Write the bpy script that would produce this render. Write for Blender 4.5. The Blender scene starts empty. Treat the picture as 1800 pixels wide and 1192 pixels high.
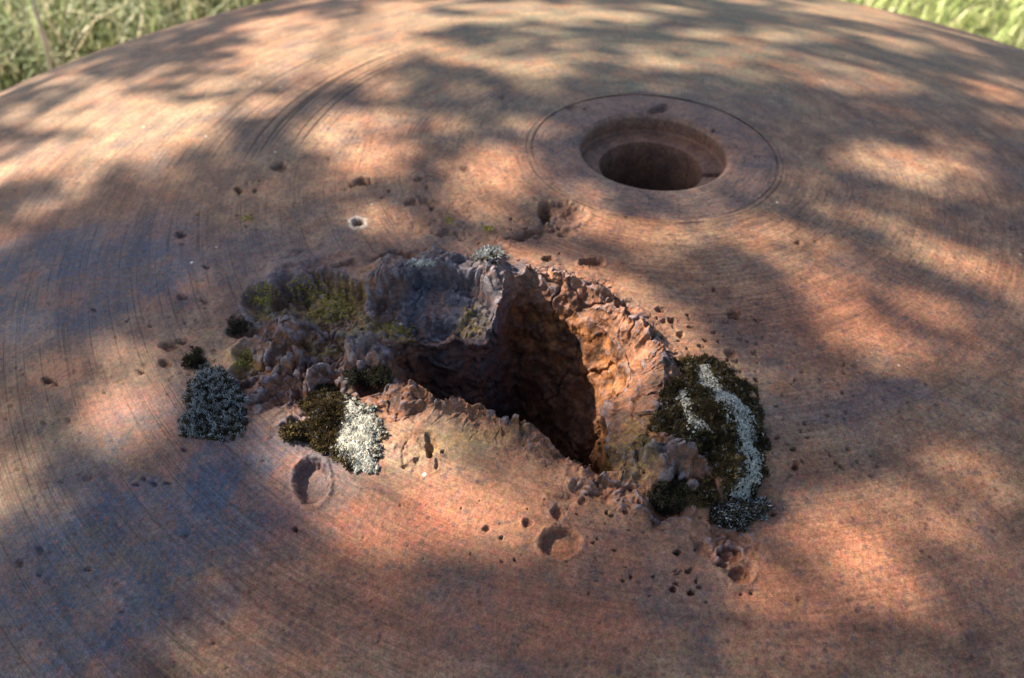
import bpy, math, random
import numpy as np
from mathutils import Matrix, Vector

rng = np.random.default_rng(11)
random.seed(11)
scene = bpy.context.scene

# ---------------------------------------------------------------- camera
R_DOME = 2.165                      # radius of the armour dome; the machined socket sits on its top at the origin
CAM_LOC = np.array([-0.09580613, -0.50288545, 0.2820242])
CAM_ROT = np.array([[0.99960887, -0.02796625, 0.0], [0.01908865, 0.6822935, -0.73082912], [0.02043855, 0.73054327, 0.68256047]])
FPX = 1400.0
cam_d = bpy.data.cameras.new('camera')
cam = bpy.data.objects.new('camera', cam_d)
scene.collection.objects.link(cam)
m = Matrix.Identity(4)
for r_ in range(3):
    for c_ in range(3):
        m[r_][c_] = CAM_ROT[r_, c_]
    m[r_][3] = CAM_LOC[r_]
cam.matrix_world = m
cam_d.sensor_width = 36.0
cam_d.lens = 28.0
cam_d.clip_start = 0.02
cam_d.clip_end = 500
cam_d.dof.use_dof = True
cam_d.dof.focus_distance = 0.37
cam_d.dof.aperture_fstop = 9.5
scene.camera = cam

# ---------------------------------------------------------------- light
TO_SUN = np.array([-0.73, 0.27, 0.63]); TO_SUN /= np.linalg.norm(TO_SUN)
SUN_EL = math.asin(TO_SUN[2]); SUN_AZ = math.atan2(TO_SUN[0], TO_SUN[1])
world = bpy.data.worlds.new('World'); scene.world = world
world.use_nodes = True
wt = world.node_tree
bg = wt.nodes['Background']
sky = wt.nodes.new('ShaderNodeTexSky'); sky.sky_type = 'NISHITA'; sky.sun_disc = False
sky.sun_elevation = SUN_EL; sky.sun_rotation = SUN_AZ
wt.links.new(sky.outputs[0], bg.inputs[0]); bg.inputs[1].default_value = 0.07
sun_d = bpy.data.lights.new('sun', 'SUN'); sun_d.energy = 5.0; sun_d.angle = math.radians(0.55); sun_d.color = (1.0, 0.91, 0.76)
sun = bpy.data.objects.new('sun', sun_d); scene.collection.objects.link(sun)
sun.rotation_euler = Vector(TO_SUN).to_track_quat('Z', 'Y').to_euler()
sun.location = (-4, 2, 5)
scene.view_settings.view_transform = 'Standard'; scene.view_settings.look = 'None'
scene.view_settings.gamma = 1.0; scene.view_settings.use_curve_mapping = False
scene.view_settings.exposure = 1.92
scene.cycles.max_bounces = 5; scene.cycles.diffuse_bounces = 3; scene.cycles.glossy_bounces = 2; scene.cycles.transmission_bounces = 2
scene.cycles.use_adaptive_sampling = True; scene.cycles.adaptive_threshold = 0.02

# ---------------------------------------------------------------- helpers
def ss(a, b, x):
    t = np.clip((x - a) / (b - a), 0, 1)
    return t * t * (3 - 2 * t)

def _hash(ix, iy, iz, seed):
    h = (ix.astype(np.uint32) * np.uint32(374761393) + iy.astype(np.uint32) * np.uint32(668265263)
         + iz.astype(np.uint32) * np.uint32(2147483647 - 61) + np.uint32((seed * 974634529) & 0xFFFFFFFF))
    h = (h ^ (h >> np.uint32(13))) * np.uint32(1274126177)
    h = (h ^ (h >> np.uint32(16))) * np.uint32(2246822519)
    return h ^ (h >> np.uint32(15))

G3 = np.array([(1,1,0),(-1,1,0),(1,-1,0),(-1,-1,0),(1,0,1),(-1,0,1),(1,0,-1),(-1,0,-1),(0,1,1),(0,-1,1),(0,1,-1),(0,-1,-1),(1,1,0),(-1,1,0),(0,-1,1),(0,-1,-1)], np.float32)

def pn(P, f, seed=0):
    """gradient noise, about -1..1"""
    Q = (P * f).astype(np.float32)
    I = np.floor(Q).astype(np.int32); F = Q - I
    W = F * F * F * (F * (F * 6 - 15) + 10)
    out = np.zeros(len(P), np.float32)
    for dx in (0, 1):
        wx = W[:, 0] if dx else 1 - W[:, 0]
        for dy in (0, 1):
            wy = W[:, 1] if dy else 1 - W[:, 1]
            for dz in (0, 1):
                wz = W[:, 2] if dz else 1 - W[:, 2]
                g = G3[_hash(I[:, 0] + dx, I[:, 1] + dy, I[:, 2] + dz, seed) & np.uint32(15)]
                out += wx * wy * wz * (g[:, 0] * (F[:, 0] - dx) + g[:, 1] * (F[:, 1] - dy) + g[:, 2] * (F[:, 2] - dz))
    return out * 1.4

def fbm(P, f, o=4, seed=0, g=0.5):
    a = 1.0; s = 0
    for k in range(o):
        s = s + a * pn(P, f * 2.03 ** k, seed + k * 7); a *= g
    return s

def ridged(P, f, o=4, seed=0, g=0.55):
    a = 1.0; s = 0
    for k in range(o):
        s = s + a * (1 - 2 * np.abs(pn(P, f * 2.03 ** k, seed + k * 7))); a *= g
    return s

def worley(P, f, seed=0):
    """distance to the nearest of scattered points: hollow cells with sharp ridges between them"""
    Q = (P * f).astype(np.float32); I = np.floor(Q).astype(np.int32); F = Q - I
    best = np.full(len(P), 9.0, np.float32)
    for dx in (-1, 0, 1):
        for dy in (-1, 0, 1):
            for dz in (-1, 0, 1):
                h = _hash(I[:, 0] + dx, I[:, 1] + dy, I[:, 2] + dz, seed)
                a = (h & np.uint32(1023)).astype(np.float32) / 1023; b = ((h >> np.uint32(10)) & np.uint32(1023)).astype(np.float32) / 1023; c = ((h >> np.uint32(20)) & np.uint32(1023)).astype(np.float32) / 1023
                best = np.minimum(best, (a + dx - F[:, 0]) ** 2 + (b + dy - F[:, 1]) ** 2 + (c + dz - F[:, 2]) ** 2)
    return best

def project(P):
    """picture position of points (authoring aid for reading sizes off the dome)"""
    L = (P - CAM_LOC) @ CAM_ROT
    z = np.where(L[:, 2] < -0.02, -L[:, 2], np.nan)
    U = 900 + FPX * L[:, 0] / z; V = 596 - FPX * L[:, 1] / z
    return np.nan_to_num(U, nan=-9e3), np.nan_to_num(V, nan=9e3)

def at(px, py, h=0.0):
    """point of the dome (raised by h) that a place in the photograph shows"""
    px = np.atleast_1d(np.asarray(px, float)); py = np.atleast_1d(np.asarray(py, float))
    d = np.stack([px - 900, 596 - py, -FPX * np.ones_like(px)], 1)
    d = d @ CAM_ROT.T; d /= np.linalg.norm(d, axis=1)[:, None]
    o = CAM_LOC + np.array([0, 0, R_DOME]); Rr = R_DOME + h
    b = d @ o; q = np.maximum(b * b - (o @ o - Rr * Rr), 0)
    return CAM_LOC + d * (-b - np.sqrt(q))[:, None]

def sphere(x, y):
    r = np.hypot(x, y)
    z = np.sqrt(np.maximum(R_DOME ** 2 - x * x - y * y, 0.01)) - R_DOME + 0.1 * np.maximum(0, r - 0.4) ** 2 - 0.6 * np.maximum(0, r - 0.6) ** 2
    return np.stack([x, y, z], 1)

def mesh_obj(name, V, faces, mat, parent=None, smooth=True, attr=None):
    me = bpy.data.meshes.new(name)
    V = np.ascontiguousarray(V, np.float32)
    if isinstance(faces, np.ndarray):
        n, k = faces.shape
        me.vertices.add(len(V)); me.vertices.foreach_set('co', V.ravel())
        me.loops.add(n * k); me.loops.foreach_set('vertex_index', faces.astype(np.int32).ravel())
        me.polygons.add(n); me.polygons.foreach_set('loop_start', np.arange(0, n * k, k, dtype=np.int32))
        me.update(calc_edges=True)
    else:
        me.from_pydata([tuple(v) for v in V], [], faces)
    me.polygons.foreach_set('use_smooth', np.full(len(me.polygons), smooth, bool))
    if attr:
        for nm, A in attr.items():
            a = me.color_attributes.new(nm, 'FLOAT_COLOR', 'POINT')
            a.data.foreach_set('color', np.ascontiguousarray(A, np.float32).ravel())
    me.validate(); me.update()
    if mat: me.materials.append(mat)
    o = bpy.data.objects.new(name, me); scene.collection.objects.link(o)
    if parent: o.parent = parent
    return o

def tag(o, label=None, cat=None, group=None, kind=None):
    if label: o['label'] = label
    if cat: o['category'] = cat
    if group: o['group'] = group
    if kind: o['kind'] = kind
    return o

# ---------------------------------------------------------------- materials
class NT:
    def __init__(s, name):
        s.m = bpy.data.materials.new(name); s.m.use_nodes = True
        s.t = s.m.node_tree; s.b = s.t.nodes['Principled BSDF']
        s.tc = s.t.nodes.new('ShaderNodeTexCoord').outputs['Object']
    def n(s, ty, **kw):
        nd = s.t.nodes.new(ty)
        for k, v in kw.items():
            setattr(nd, k, v)
        return nd
    def put(s, sock, v):
        if isinstance(v, bpy.types.NodeSocket): s.t.links.new(v, sock)
        elif v is not None: sock.default_value = v
    def noise(s, scale, detail=4, rough=0.55, vec=None, dist=0.0, w=None):
        nd = s.n('ShaderNodeTexNoise'); 
        s.put(nd.inputs['Vector'], vec if vec is not None else s.tc)
        nd.inputs['Scale'].default_value = scale; nd.inputs['Detail'].default_value = detail
        nd.inputs['Roughness'].default_value = rough; nd.inputs['Distortion'].default_value = dist
        return nd.outputs['Fac']
    def ramp(s, fac, stops, mode='LINEAR'):
        nd = s.n('ShaderNodeValToRGB'); s.put(nd.inputs[0], fac); cr = nd.color_ramp; cr.interpolation = mode
        while len(cr.elements) > 1: cr.elements.remove(cr.elements[-1])
        for i, (p, c) in enumerate(stops):
            e = cr.elements[0] if i == 0 else cr.elements.new(p)
            e.position = p
            c = (c, c, c) if not isinstance(c, tuple) else c
            e.color = (*c, 1)
        return nd.outputs[0]
    def ramp_rgb(s, col):
        nd = s.n('ShaderNodeVectorMath', operation='MULTIPLY_ADD'); s.put(nd.inputs[0], col); nd.inputs[1].default_value = (3.4, 3.4, 3.4); nd.inputs[2].default_value = (-0.7, -0.7, -0.7)
        return nd.outputs[0]
    def mix(s, f, a, b, mode='MIX'):
        nd = s.n('ShaderNodeMix', data_type='RGBA', blend_type=mode)
        s.put(nd.inputs[0], f)
        for k, v in ((6, a), (7, b)):
            s.put(nd.inputs[k], (*v, 1) if isinstance(v, tuple) else v)
        return nd.outputs[2]
    def math(s, op, a, b=None, c=None, clamp=False):
        nd = s.n('ShaderNodeMath', operation=op, use_clamp=clamp)
        for k, v in enumerate((a, b, c)):
            if v is not None: s.put(nd.inputs[k], v)
        return nd.outputs[0]
    def bump(s, h, strength, dist, normal=None):
        nd = s.n('ShaderNodeBump'); nd.inputs['Strength'].default_value = strength; nd.inputs['Distance'].default_value = dist
        s.put(nd.inputs['Height'], h); s.put(nd.inputs['Normal'], normal)
        return nd.outputs[0]
    def attr(s, name):
        a = s.n('ShaderNodeAttribute'); a.attribute_name = name
        sp = s.n('ShaderNodeSeparateColor'); s.t.links.new(a.outputs['Color'], sp.inputs[0])
        return sp.outputs[0], sp.outputs[1], sp.outputs[2], a.outputs['Alpha']

def rust_material():
    s = NT('rusted_armour_steel')
    raw, wear_sheen, algae, patina_skylight = s.attr('stain')
    red, green, rust_hole_shade, pale = s.attr('tone')
    sx = s.n('ShaderNodeSeparateXYZ'); s.put(sx.inputs[0], s.tc)
    x, y = sx.outputs[0], sx.outputs[1]
    rr = s.math('SQRT', s.math('ADD', s.math('MULTIPLY', x, x), s.math('MULTIPLY', y, y)))
    ang = s.math('ARCTAN2', y, x)
    def polar(fr, fa, off):
        cv = s.n('ShaderNodeCombineXYZ')
        s.put(cv.inputs[0], s.math('MULTIPLY', rr, fr)); s.put(cv.inputs[1], s.math('MULTIPLY_ADD', ang, fa, off))
        s.put(cv.inputs[2], 0.0)
        return cv.outputs[0]
    off = s.n('ShaderNodeVectorMath', operation='ADD'); s.put(off.inputs[0], s.tc); off.inputs[1].default_value = (3.7, 1.9, 5.1)
    polar0 = off.outputs[0]
    big = s.noise(9, 3, 0.6)
    mid = s.noise(55, 4, 0.66)
    fine = s.noise(420, 3, 0.7)
    grain = s.noise(1300, 1, 0.6)
    # plain rust: brown to salmon, broken by mottles
    base = s.ramp(mid, [(0.30, (0.135, 0.074, 0.050)), (0.46, (0.225, 0.118, 0.074)), (0.62, (0.325, 0.185, 0.112))])
    base = s.mix(s.ramp(big, [(0.42, 0.0), (0.62, 0.75)]), base, s.ramp(mid, [(0.3, (0.19, 0.125, 0.085)), (0.65, (0.34, 0.23, 0.15))]))
    base = s.mix(s.math('MULTIPLY', red, s.ramp(mid, [(0.36, 0.3), (0.56, 1.0)])), base, (0.32, 0.112, 0.068))
    base = s.mix(s.math('MULTIPLY', green, s.ramp(mid, [(0.36, 1.0), (0.62, 0.45)])), base, (0.200, 0.178, 0.120))
    base = s.mix(s.math('MULTIPLY', patina_skylight, s.ramp(s.noise(38, 4, 0.75), [(0.36, 0.55), (0.54, 1.0)])), base, (0.066, 0.078, 0.118))  # grey-blue patina, with the blue of skylit shade in its colour
    base = s.mix(s.ramp(s.noise(21, 4, 0.7), [(0.50, 0.0), (0.64, 0.62)]), base, (0.128, 0.098, 0.092))
    base = s.mix(s.ramp(s.noise(27, 4, 0.7, vec=polar0), [(0.52, 0.0), (0.66, 0.5)]), base, (0.31, 0.135, 0.075))
    # mottles of red and of grey violet oxide
    base = s.mix(s.ramp(s.noise(300, 2, 0.6), [(0.56, 0.0), (0.66, 0.38)]), base, (0.30, 0.10, 0.055))
    base = s.mix(s.ramp(s.noise(240, 2, 0.65), [(0.57, 0.0), (0.68, 0.55)]), base, (0.085, 0.066, 0.075))
    sp = s.n('ShaderNodeTexNoise'); s.put(sp.inputs['Vector'], s.tc); sp.inputs['Scale'].default_value = 330; sp.inputs['Detail'].default_value = 2
    base = s.mix(0.13, base, s.mix(1.0, base, s.ramp_rgb(sp.outputs['Color']), 'MULTIPLY'))
    # lathe marks round the socket
    wob = s.noise(4.0, 2)
    lathe = s.noise(1.0, 3, 0.7, vec=polar(900, 2.5, 0.0))
    lathe2 = s.noise(1.0, 2, 0.5, vec=polar(330, 1.6, 7.0))
    strk = s.noise(1.0, 4, 0.62, vec=polar(75, 3.2, 2.0))
    strk2 = s.noise(1.0, 3, 0.6, vec=polar(420, 9.0, 5.0))
    nraw = s.math('SUBTRACT', 1.0, raw)
    base = s.mix(nraw, base, s.mix(1.0, base, s.ramp(strk, [(0.34, (0.74, 0.75, 0.80)), (0.52, (1.0, 1.0, 1.0)), (0.68, (1.12, 1.09, 1.05))]), 'MULTIPLY'))
    base = s.mix(s.math('MULTIPLY', nraw, s.ramp(s.noise(6.0, 3), [(0.42, 0.1), (0.6, 1.0)])), base, s.mix(1.0, base, s.ramp(strk2, [(0.34, (0.74, 0.74, 0.76)), (0.55, (1.05, 1.05, 1.05))]), 'MULTIPLY'))
    base = s.mix(s.math('MULTIPLY', s.ramp(wob, [(0.40, 0.1), (0.62, 0.8)]), s.math('SUBTRACT', 1.0, raw)), base, s.mix(1.0, base, s.ramp(lathe, [(0.36, 0.66), (0.6, 1.1)]), 'MULTIPLY'))
    # deep scored arcs, a band of them left of the socket
    arcs = s.ramp(s.noise(1.0, 1, 0.4, vec=polar(330, 0.9, 3.0)), [(0.60, 0.0), (0.66, 1.0)])
    band = s.math('MULTIPLY', s.ramp(rr, [(0.235, 0.0), (0.25, 1.0), (0.33, 1.0), (0.36, 0.0)]),
                  s.ramp(s.math('ABSOLUTE', s.math('SUBTRACT', ang, 2.72)), [(0.30, 1.0), (0.46, 0.0)]))
    arcs3 = s.math('MULTIPLY', s.ramp(s.noise(1.0, 1, 0.4, vec=polar(620, 4.0, 11.0)), [(0.57, 0.0), (0.68, 0.34)]), s.math('MULTIPLY', nraw, s.ramp(s.noise(5.0, 3, vec=polar0), [(0.46, 0.0), (0.60, 1.0)])))
    arcs = s.math('MAXIMUM', s.math('MULTIPLY', arcs, band), arcs3)
    base = s.mix(s.math('MULTIPLY', arcs, 0.8), base, (0.06, 0.035, 0.025))
    # thin scribed line just outside the socket plate
    line = s.math('SUBTRACT', 1.0, s.math('DIVIDE', s.math('ABSOLUTE', s.math('SUBTRACT', rr, 0.0893)), 0.0007), clamp=True)
    line = s.math('MULTIPLY', line, s.ramp(s.noise(22, 3), [(0.38, 0.1), (0.55, 1.0)]))
    base = s.mix(s.math('MULTIPLY', line, 0.75), base, (0.05, 0.03, 0.022))
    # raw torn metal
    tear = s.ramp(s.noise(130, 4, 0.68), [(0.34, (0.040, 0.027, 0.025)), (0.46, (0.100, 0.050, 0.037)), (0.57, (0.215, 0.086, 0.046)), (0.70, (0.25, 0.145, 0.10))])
    tear = s.mix(s.math('MULTIPLY', patina_skylight, s.ramp(s.noise(70, 3, 0.65), [(0.38, 0.25), (0.56, 0.95)])), tear, (0.066, 0.066, 0.084))
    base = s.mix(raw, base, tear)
    # deep orange rust inside the hole, ramp darkened for the hole's shade
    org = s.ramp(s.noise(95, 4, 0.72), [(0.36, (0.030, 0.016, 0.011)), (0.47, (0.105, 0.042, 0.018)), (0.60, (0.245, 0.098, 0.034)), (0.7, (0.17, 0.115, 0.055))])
    base = s.mix(rust_hole_shade, base, org)
    base = s.mix(s.math('MULTIPLY', wear_sheen, s.ramp(s.noise(210, 4, 0.6), [(0.36, 0.35), (0.55, 1.0)])), base, (0.165, 0.150, 0.180))
    alg = s.ramp(s.noise(520, 3, 0.6), [(0.40, 0.0), (0.52, 1.0)])
    base = s.mix(s.math('MULTIPLY', algae, alg), base, s.ramp(s.noise(260, 3), [(0.38, (0.085, 0.062, 0.017)), (0.62, (0.28, 0.200, 0.045))]))
    base = s.mix(pale, base, (0.50, 0.45, 0.40))
    # dark pits and stains, pale flecks
    vor = s.n('ShaderNodeTexVoronoi'); s.put(vor.inputs['Vector'], s.tc); vor.inputs['Scale'].default_value = 150
    pit = s.math('MULTIPLY', s.ramp(vor.outputs['Distance'], [(0.10, 1.0), (0.22, 0.0)]), s.ramp(s.noise(30, 3), [(0.44, 0.0), (0.56, 1.0)]))
    base = s.mix(s.math('MULTIPLY', pit, 0.7), base, (0.075, 0.034, 0.028))
    vor2 = s.n('ShaderNodeTexVoronoi'); s.put(vor2.inputs['Vector'], s.tc); vor2.inputs['Scale'].default_value = 42
    fl = s.math('MULTIPLY', s.ramp(vor2.outputs['Distance'], [(0.028, 1.0), (0.05, 0.0)]), s.ramp(s.noise(17, 2), [(0.52, 0.0), (0.56, 1.0)]))
    base = s.mix(fl, base, (0.62, 0.58, 0.50))
    base = s.mix(1.0, base, s.ramp(fine, [(0.30, 0.66), (0.70, 1.34)]), 'MULTIPLY')
    base = s.mix(1.0, base, s.ramp(grain, [(0.25, 0.70), (0.75, 1.30)]), 'MULTIPLY')
    base = s.mix(1.0, base, (0.95, 0.89, 0.80), 'MULTIPLY')
    s.put(s.b.inputs['Base Color'], base)
    s.put(s.b.inputs['Roughness'], s.math('MULTIPLY_ADD', fine, 0.35, 0.50))
    s.b.inputs['Specular IOR Level'].default_value = 0.16
    h = s.math('MULTIPLY_ADD', s.math('SUBTRACT', 1.0, raw), s.math('MULTIPLY', lathe, 0.2), s.math('MULTIPLY', fine, 0.45))
    h = s.math('ADD', h, s.math('MULTIPLY', lathe2, 0.16))
    h = s.math('SUBTRACT', h, s.math('MULTIPLY', arcs, 0.9))
    h = s.math('SUBTRACT', h, s.math('MULTIPLY', line, 0.8))
    h = s.math('ADD', h, s.math('MULTIPLY', s.noise(160, 3, 0.6), s.math('MULTIPLY_ADD', raw, 1.3, 0.35)))
    s.put(s.b.inputs['Normal'], s.bump(h, 0.75, 0.0011))
    return s.m

def simple_noise_mat(name, stops, scale, rough=0.85, bump=0.0, bscale=None, spec=0.3, trans=None, rnd=None):
    s = NT(name)
    col = s.ramp(s.noise(scale, 5, 0.62), stops)
    if rnd:
        at_ = s.n('ShaderNodeAttribute'); at_.attribute_name = 'tint'
        col = s.mix(1.0, col, at_.outputs['Color'], 'MULTIPLY')
    s.put(s.b.inputs['Base Color'], col)
    s.b.inputs['Roughness'].default_value = rough; s.b.inputs['Specular IOR Level'].default_value = spec
    if bump: s.put(s.b.inputs['Normal'], s.bump(s.noise(bscale or scale * 3, 4, 0.6), 0.8, bump))
    if trans:
        td = s.n('ShaderNodeBsdfTranslucent'); s.put(td.inputs[0], col)
        mx = s.n('ShaderNodeMixShader'); mx.inputs[0].default_value = trans
        out = s.t.nodes['Material Output']
        s.t.links.new(s.b.outputs[0], mx.inputs[1]); s.t.links.new(td.outputs[0], mx.inputs[2]); s.t.links.new(mx.outputs[0], out.inputs[0])
    return s.m

M_RUST = rust_material()
M_CUSH = simple_noise_mat('moss_cushion_base', [(0.3, (0.014, 0.011, 0.006)), (0.7, (0.045, 0.034, 0.014))], 400, 0.95, 0.001, 900, 0.1)
M_SHOOT = simple_noise_mat('moss_shoots', [(0.3, (0.5, 0.5, 0.5)), (0.7, (1.0, 1.0, 1.0))], 300, 0.8, spec=0.2, trans=0.25, rnd=True)
M_CRUST = simple_noise_mat('pale_lichen_crust', [(0.3, (0.20, 0.185, 0.145)), (0.5, (0.42, 0.39, 0.32)), (0.75, (0.66, 0.61, 0.49))], 260, 0.9, 0.0008, 900, 0.2, rnd=True)
M_YELLOW = simple_noise_mat('yellow_green_lichen', [(0.3, (0.13, 0.092, 0.018)), (0.55, (0.35, 0.255, 0.048)), (0.75, (0.48, 0.37, 0.09))], 350, 0.9, 0.0006, 900, 0.2, rnd=True)
M_GRASS = simple_noise_mat('grass_blades', [(0.3, (0.7, 0.7, 0.7)), (0.7, (1.0, 1.0, 1.0))], 30, 0.6, spec=0.3, trans=0.35, rnd=True)
M_LAWN = simple_noise_mat('lawn_soil', [(0.3, (0.055, 0.060, 0.020)), (0.6, (0.11, 0.12, 0.035)), (0.8, (0.16, 0.15, 0.06))], 12, 0.95)
M_STRAW = simple_noise_mat('dry_straw', [(0.3, (0.42, 0.36, 0.22)), (0.7, (0.58, 0.51, 0.34))], 60, 0.7, spec=0.3)
M_BARK = simple_noise_mat('tree_bark', [(0.3, (0.05, 0.04, 0.03)), (0.7, (0.14, 0.115, 0.09))], 25, 0.9, 0.01, 40)
M_LEAF = simple_noise_mat('tree_leaves', [(0.3, (0.045, 0.075, 0.018)), (0.7, (0.085, 0.12, 0.03))], 8, 0.55, spec=0.35, trans=0.3)

# ================================================================ DOME with the shell gouge
CC = at(925, 668)[0][:2]                         # middle of the hole
# rim of the hole: place, lip height, first shelf (inset, depth), main wall (inset, depth), all mm
KEYS = [
 (1172, 637, 8, 20, 11, 30, 125), (1152, 606, 8, 14, 12, 34, 125), (1125, 570, 8, 9, 12, 36, 125), (1090, 538, 7, 8, 12, 36, 125), (1040, 508, 6, 8, 12, 34, 125),
 (990, 488, 6, 7, 10, 30, 125), (935, 482, 5, 5, 9, 24, 120), (898, 494, 4, 3, 9, 8, 115),
 (872, 556, 1, -4, 8, -6, 110), (842, 588, 0, -6, 7, -8, 105), (790, 594, 0, -6, 7, -4, 100), (735, 590, 0, -4, 7, 4, 90),
 (694, 600, 2, -1, 6, 10, 85), (686, 636, 2, 2, 5, 14, 85), (702, 676, 3, 2, 5, 12, 90),
 (735, 694, 6, 0, 5, 7, 100), (772, 704, 8, -1, 5, 3, 105), (815, 699, 11, -2, 5, 0, 110), (850, 719, 9, -2, 5, -2, 115), (885, 734, 10, -2, 6, -2, 120),
 (920, 744, 11, -2, 6, -2, 125), (950, 763, 10, -2, 6, -2, 125), (990, 792, 8, -1, 6, 0, 125), (1025, 817, 7, 0, 6, 3, 125), (1056, 823, 6, 1, 6, 6, 125),
 (1088, 812, 4, 4, 6, 8, 125), (1112, 772, 6, 13, 8, 15, 125), (1140, 712, 7, 22, 10, 25, 125), (1162, 668, 8, 23, 11, 29, 125)]
K = np.array(KEYS, float)
kp = np.array([at(k[0], k[1], k[2] * 1e-3)[0] for k in K])
kd = kp[:, :2] - CC
kth = np.unwrap(np.arctan2(kd[:, 1], kd[:, 0])); kr = np.hypot(kd[:, 0], kd[:, 1])
o_ = np.argsort(np.mod(kth, 2 * np.pi)); kth = np.mod(kth, 2 * np.pi)[o_]; kr = kr[o_]; K = K[o_]
NTH = 1440
# angles spread by arc length along the rim, so that long stretches are not starved
tt = np.linspace(0, 2 * np.pi, 8001)
def per(v, t):
    return np.interp(np.mod(t, 2 * np.pi), np.r_[kth - 2 * np.pi, kth, kth + 2 * np.pi], np.r_[v, v, v])
TH = np.linspace(0, 2 * np.pi, NTH, endpoint=False)
def sm(v, n):
    k = np.hanning(n + 2)[1:-1]; k /= k.sum()
    return np.convolve(np.r_[v[-n:], v, v[:n]], k, 'same')[n:-n]
RO = sm(per(kr, TH), 9)
LIP = sm(per(K[:, 2], TH), 21); IN1 = sm(per(K[:, 3], TH), 31); DE1 = sm(per(K[:, 4], TH), 31); IN2 = sm(per(K[:, 5], TH), 41); DE2 = sm(per(K[:, 6], TH), 41)
cir = np.stack([np.cos(TH) * 0.062, np.sin(TH) * 0.062, 0 * TH], 1)
RJ = 0.0034 * fbm(cir, 46, 3, 3, 0.55)
JAG = 2.8 * fbm(cir, 46, 3, 21, 0.55)

# rings: floor, wall, shelf | rim | outside
NF, NW, NS = 16, 110, 44
radial, depth, kin = [], [], []
for i in range(NF):
    t = (i + 0.15) / NF
    radial.append((RO - IN2 * 1e-3) * t); depth.append(DE2 + 20 * (1 - t ** 2)); kin.append(1.0)
for i in range(NW):
    t = i / NW; q = t ** 1.6
    radial.append(RO - (IN2 + (IN1 - IN2) * q) * 1e-3); depth.append(DE2 + (DE1 - DE2) * t); kin.append(1 - 0.3 * t)
for i in range(NS):
    t = i / NS
    radial.append(RO + RJ * math.exp(-DE1.mean() * (1 - t) / 4.0) - IN1 * (1 - t ** 0.8) * 1e-3); depth.append(DE1 * (1 - t ** 1.3)); kin.append(0.7 * (1 - t))
JR = len(radial)
d = [0.0]; st = 0.00036
while d[-1] < 1.55:
    d.append(d[-1] + st)
    if d[-1] > 0.055: st = min(st * 1.012, 0.0012) if d[-1] < 0.30 else st * 1.05
d = np.array(d)
RFAR = 1.6
for dd in d:
    w = ss(0.0, 0.5, np.array(dd))
    radial.append(RO * (1 - w) + RO.mean() * w + dd + RJ * math.exp(-dd / 0.004)); depth.append(np.zeros(NTH)); kin.append(0.0)
RAD = np.array(radial); DEP = np.array(depth); KIN = np.repeat(np.array(kin)[:, None], NTH, 1)
NJ = len(RAD)
DOUT = np.repeat(np.r_[np.zeros(JR), d][:, None], NTH, 1)
X = CC[0] + RAD * np.cos(TH)[None]; Y = CC[1] + RAD * np.sin(TH)[None]
XF, YF = X.ravel(), Y.ravel()
keep = np.hypot(XF, YF) < 1.75
sc_ = np.where(keep, 1, 1.75 / np.maximum(np.hypot(XF, YF), 1e-6)); XF = XF * sc_; YF = YF * sc_
S0 = sphere(XF, YF)
N0 = (S0 + [0, 0, R_DOME]) / R_DOME
U, V = project(S0)
outside = (np.arange(NJ * NTH) // NTH) >= JR

def ell(cx, cy, rx, ry, rot=0.0, u=None, v=None):
    u = U if u is None else u; v = V if v is None else v
    c, s = math.cos(math.radians(rot)), math.sin(math.radians(rot))
    a = (u - cx) * c + (v - cy) * s; b = -(u - cx) * s + (v - cy) * c
    return np.sqrt((a / rx) ** 2 + (b / ry) ** 2)

flat = np.stack([XF, YF, 0 * XF], 1).astype(np.float32)
near = (U > 150) & (U < 1600) & (V > 250) & (V < 1190)
def on(mask, fn):
    out = np.zeros(len(U), np.float32)
    out[mask] = fn(flat[mask]); return out
wu = on(near, lambda p: fbm(p, 60, 3, 40)); wv = on(near, lambda p: fbm(p, 60, 3, 50))
UW = U + 16 * wu; VW = V + 12 * wv
fu = on(near, lambda p: fbm(p, 260, 3, 60)); fv = on(near, lambda p: fbm(p, 260, 3, 70))
UC = U + 3.0 * fu; VC = V + 2.2 * fv

H = np.zeros(len(U))
dout = DOUT.ravel()
# the metal heaved up round the hole; how far the swell reaches differs from side to side
lipw = np.tile(sm(per(np.where(K[:, 1] > 690, 24.0, np.where(K[:, 0] > 1000, 9.0, 12.0)), TH), 61), NJ) * 1e-3
lip = np.tile(LIP, NJ)
H += lip * np.exp(-(dout / lipw) ** 1.15) + np.tile(JAG, NJ) * np.exp(-(dout / 0.0035) ** 1.5)
# torn ground: where it is rough
ROUGH = np.zeros(len(U))
for a in [(770, 540, 180, 105, 0, .9), (545, 560, 140, 100, 0, .9), (520, 660, 170, 62, -8, 1), (1045, 535, 140, 42, 28, 1), (1175, 800, 110, 130, 0, 1), (1100, 872, 150, 36, 20, 1),
          (720, 715, 80, 40, 10, .9), (930, 405, 110, 24, -14, .22), (770, 385, 90, 34, 0, .25), (1270, 950, 60, 40, 0, .6), (560, 750, 80, 60, 0, .5), (740, 800, 60, 40, 20, .35), (985, 895, 34, 34, 0, .4)]:
    ROUGH = np.maximum(ROUGH, a[5] * (1 - ss(0.60, 1.08, ell(*a[:5], u=UW, v=VW))))
FRONT = np.exp(-((U - 860) / 260) ** 2 - ((V - 850) / 55) ** 2)
ROUGH = np.maximum(ROUGH * (1 - 0.35 * FRONT), np.exp(-(dout / (0.0105 + 0.004 * wu)) ** 2) * outside) * ss(0.9, 1.5, ell(548, 846, 31, 42)) * (1 - 0.8 * (1 - ss(0.9, 1.4, ell(985, 958, 38, 30))))
rm = (ROUGH > 0.003) | (~outside)
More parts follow.
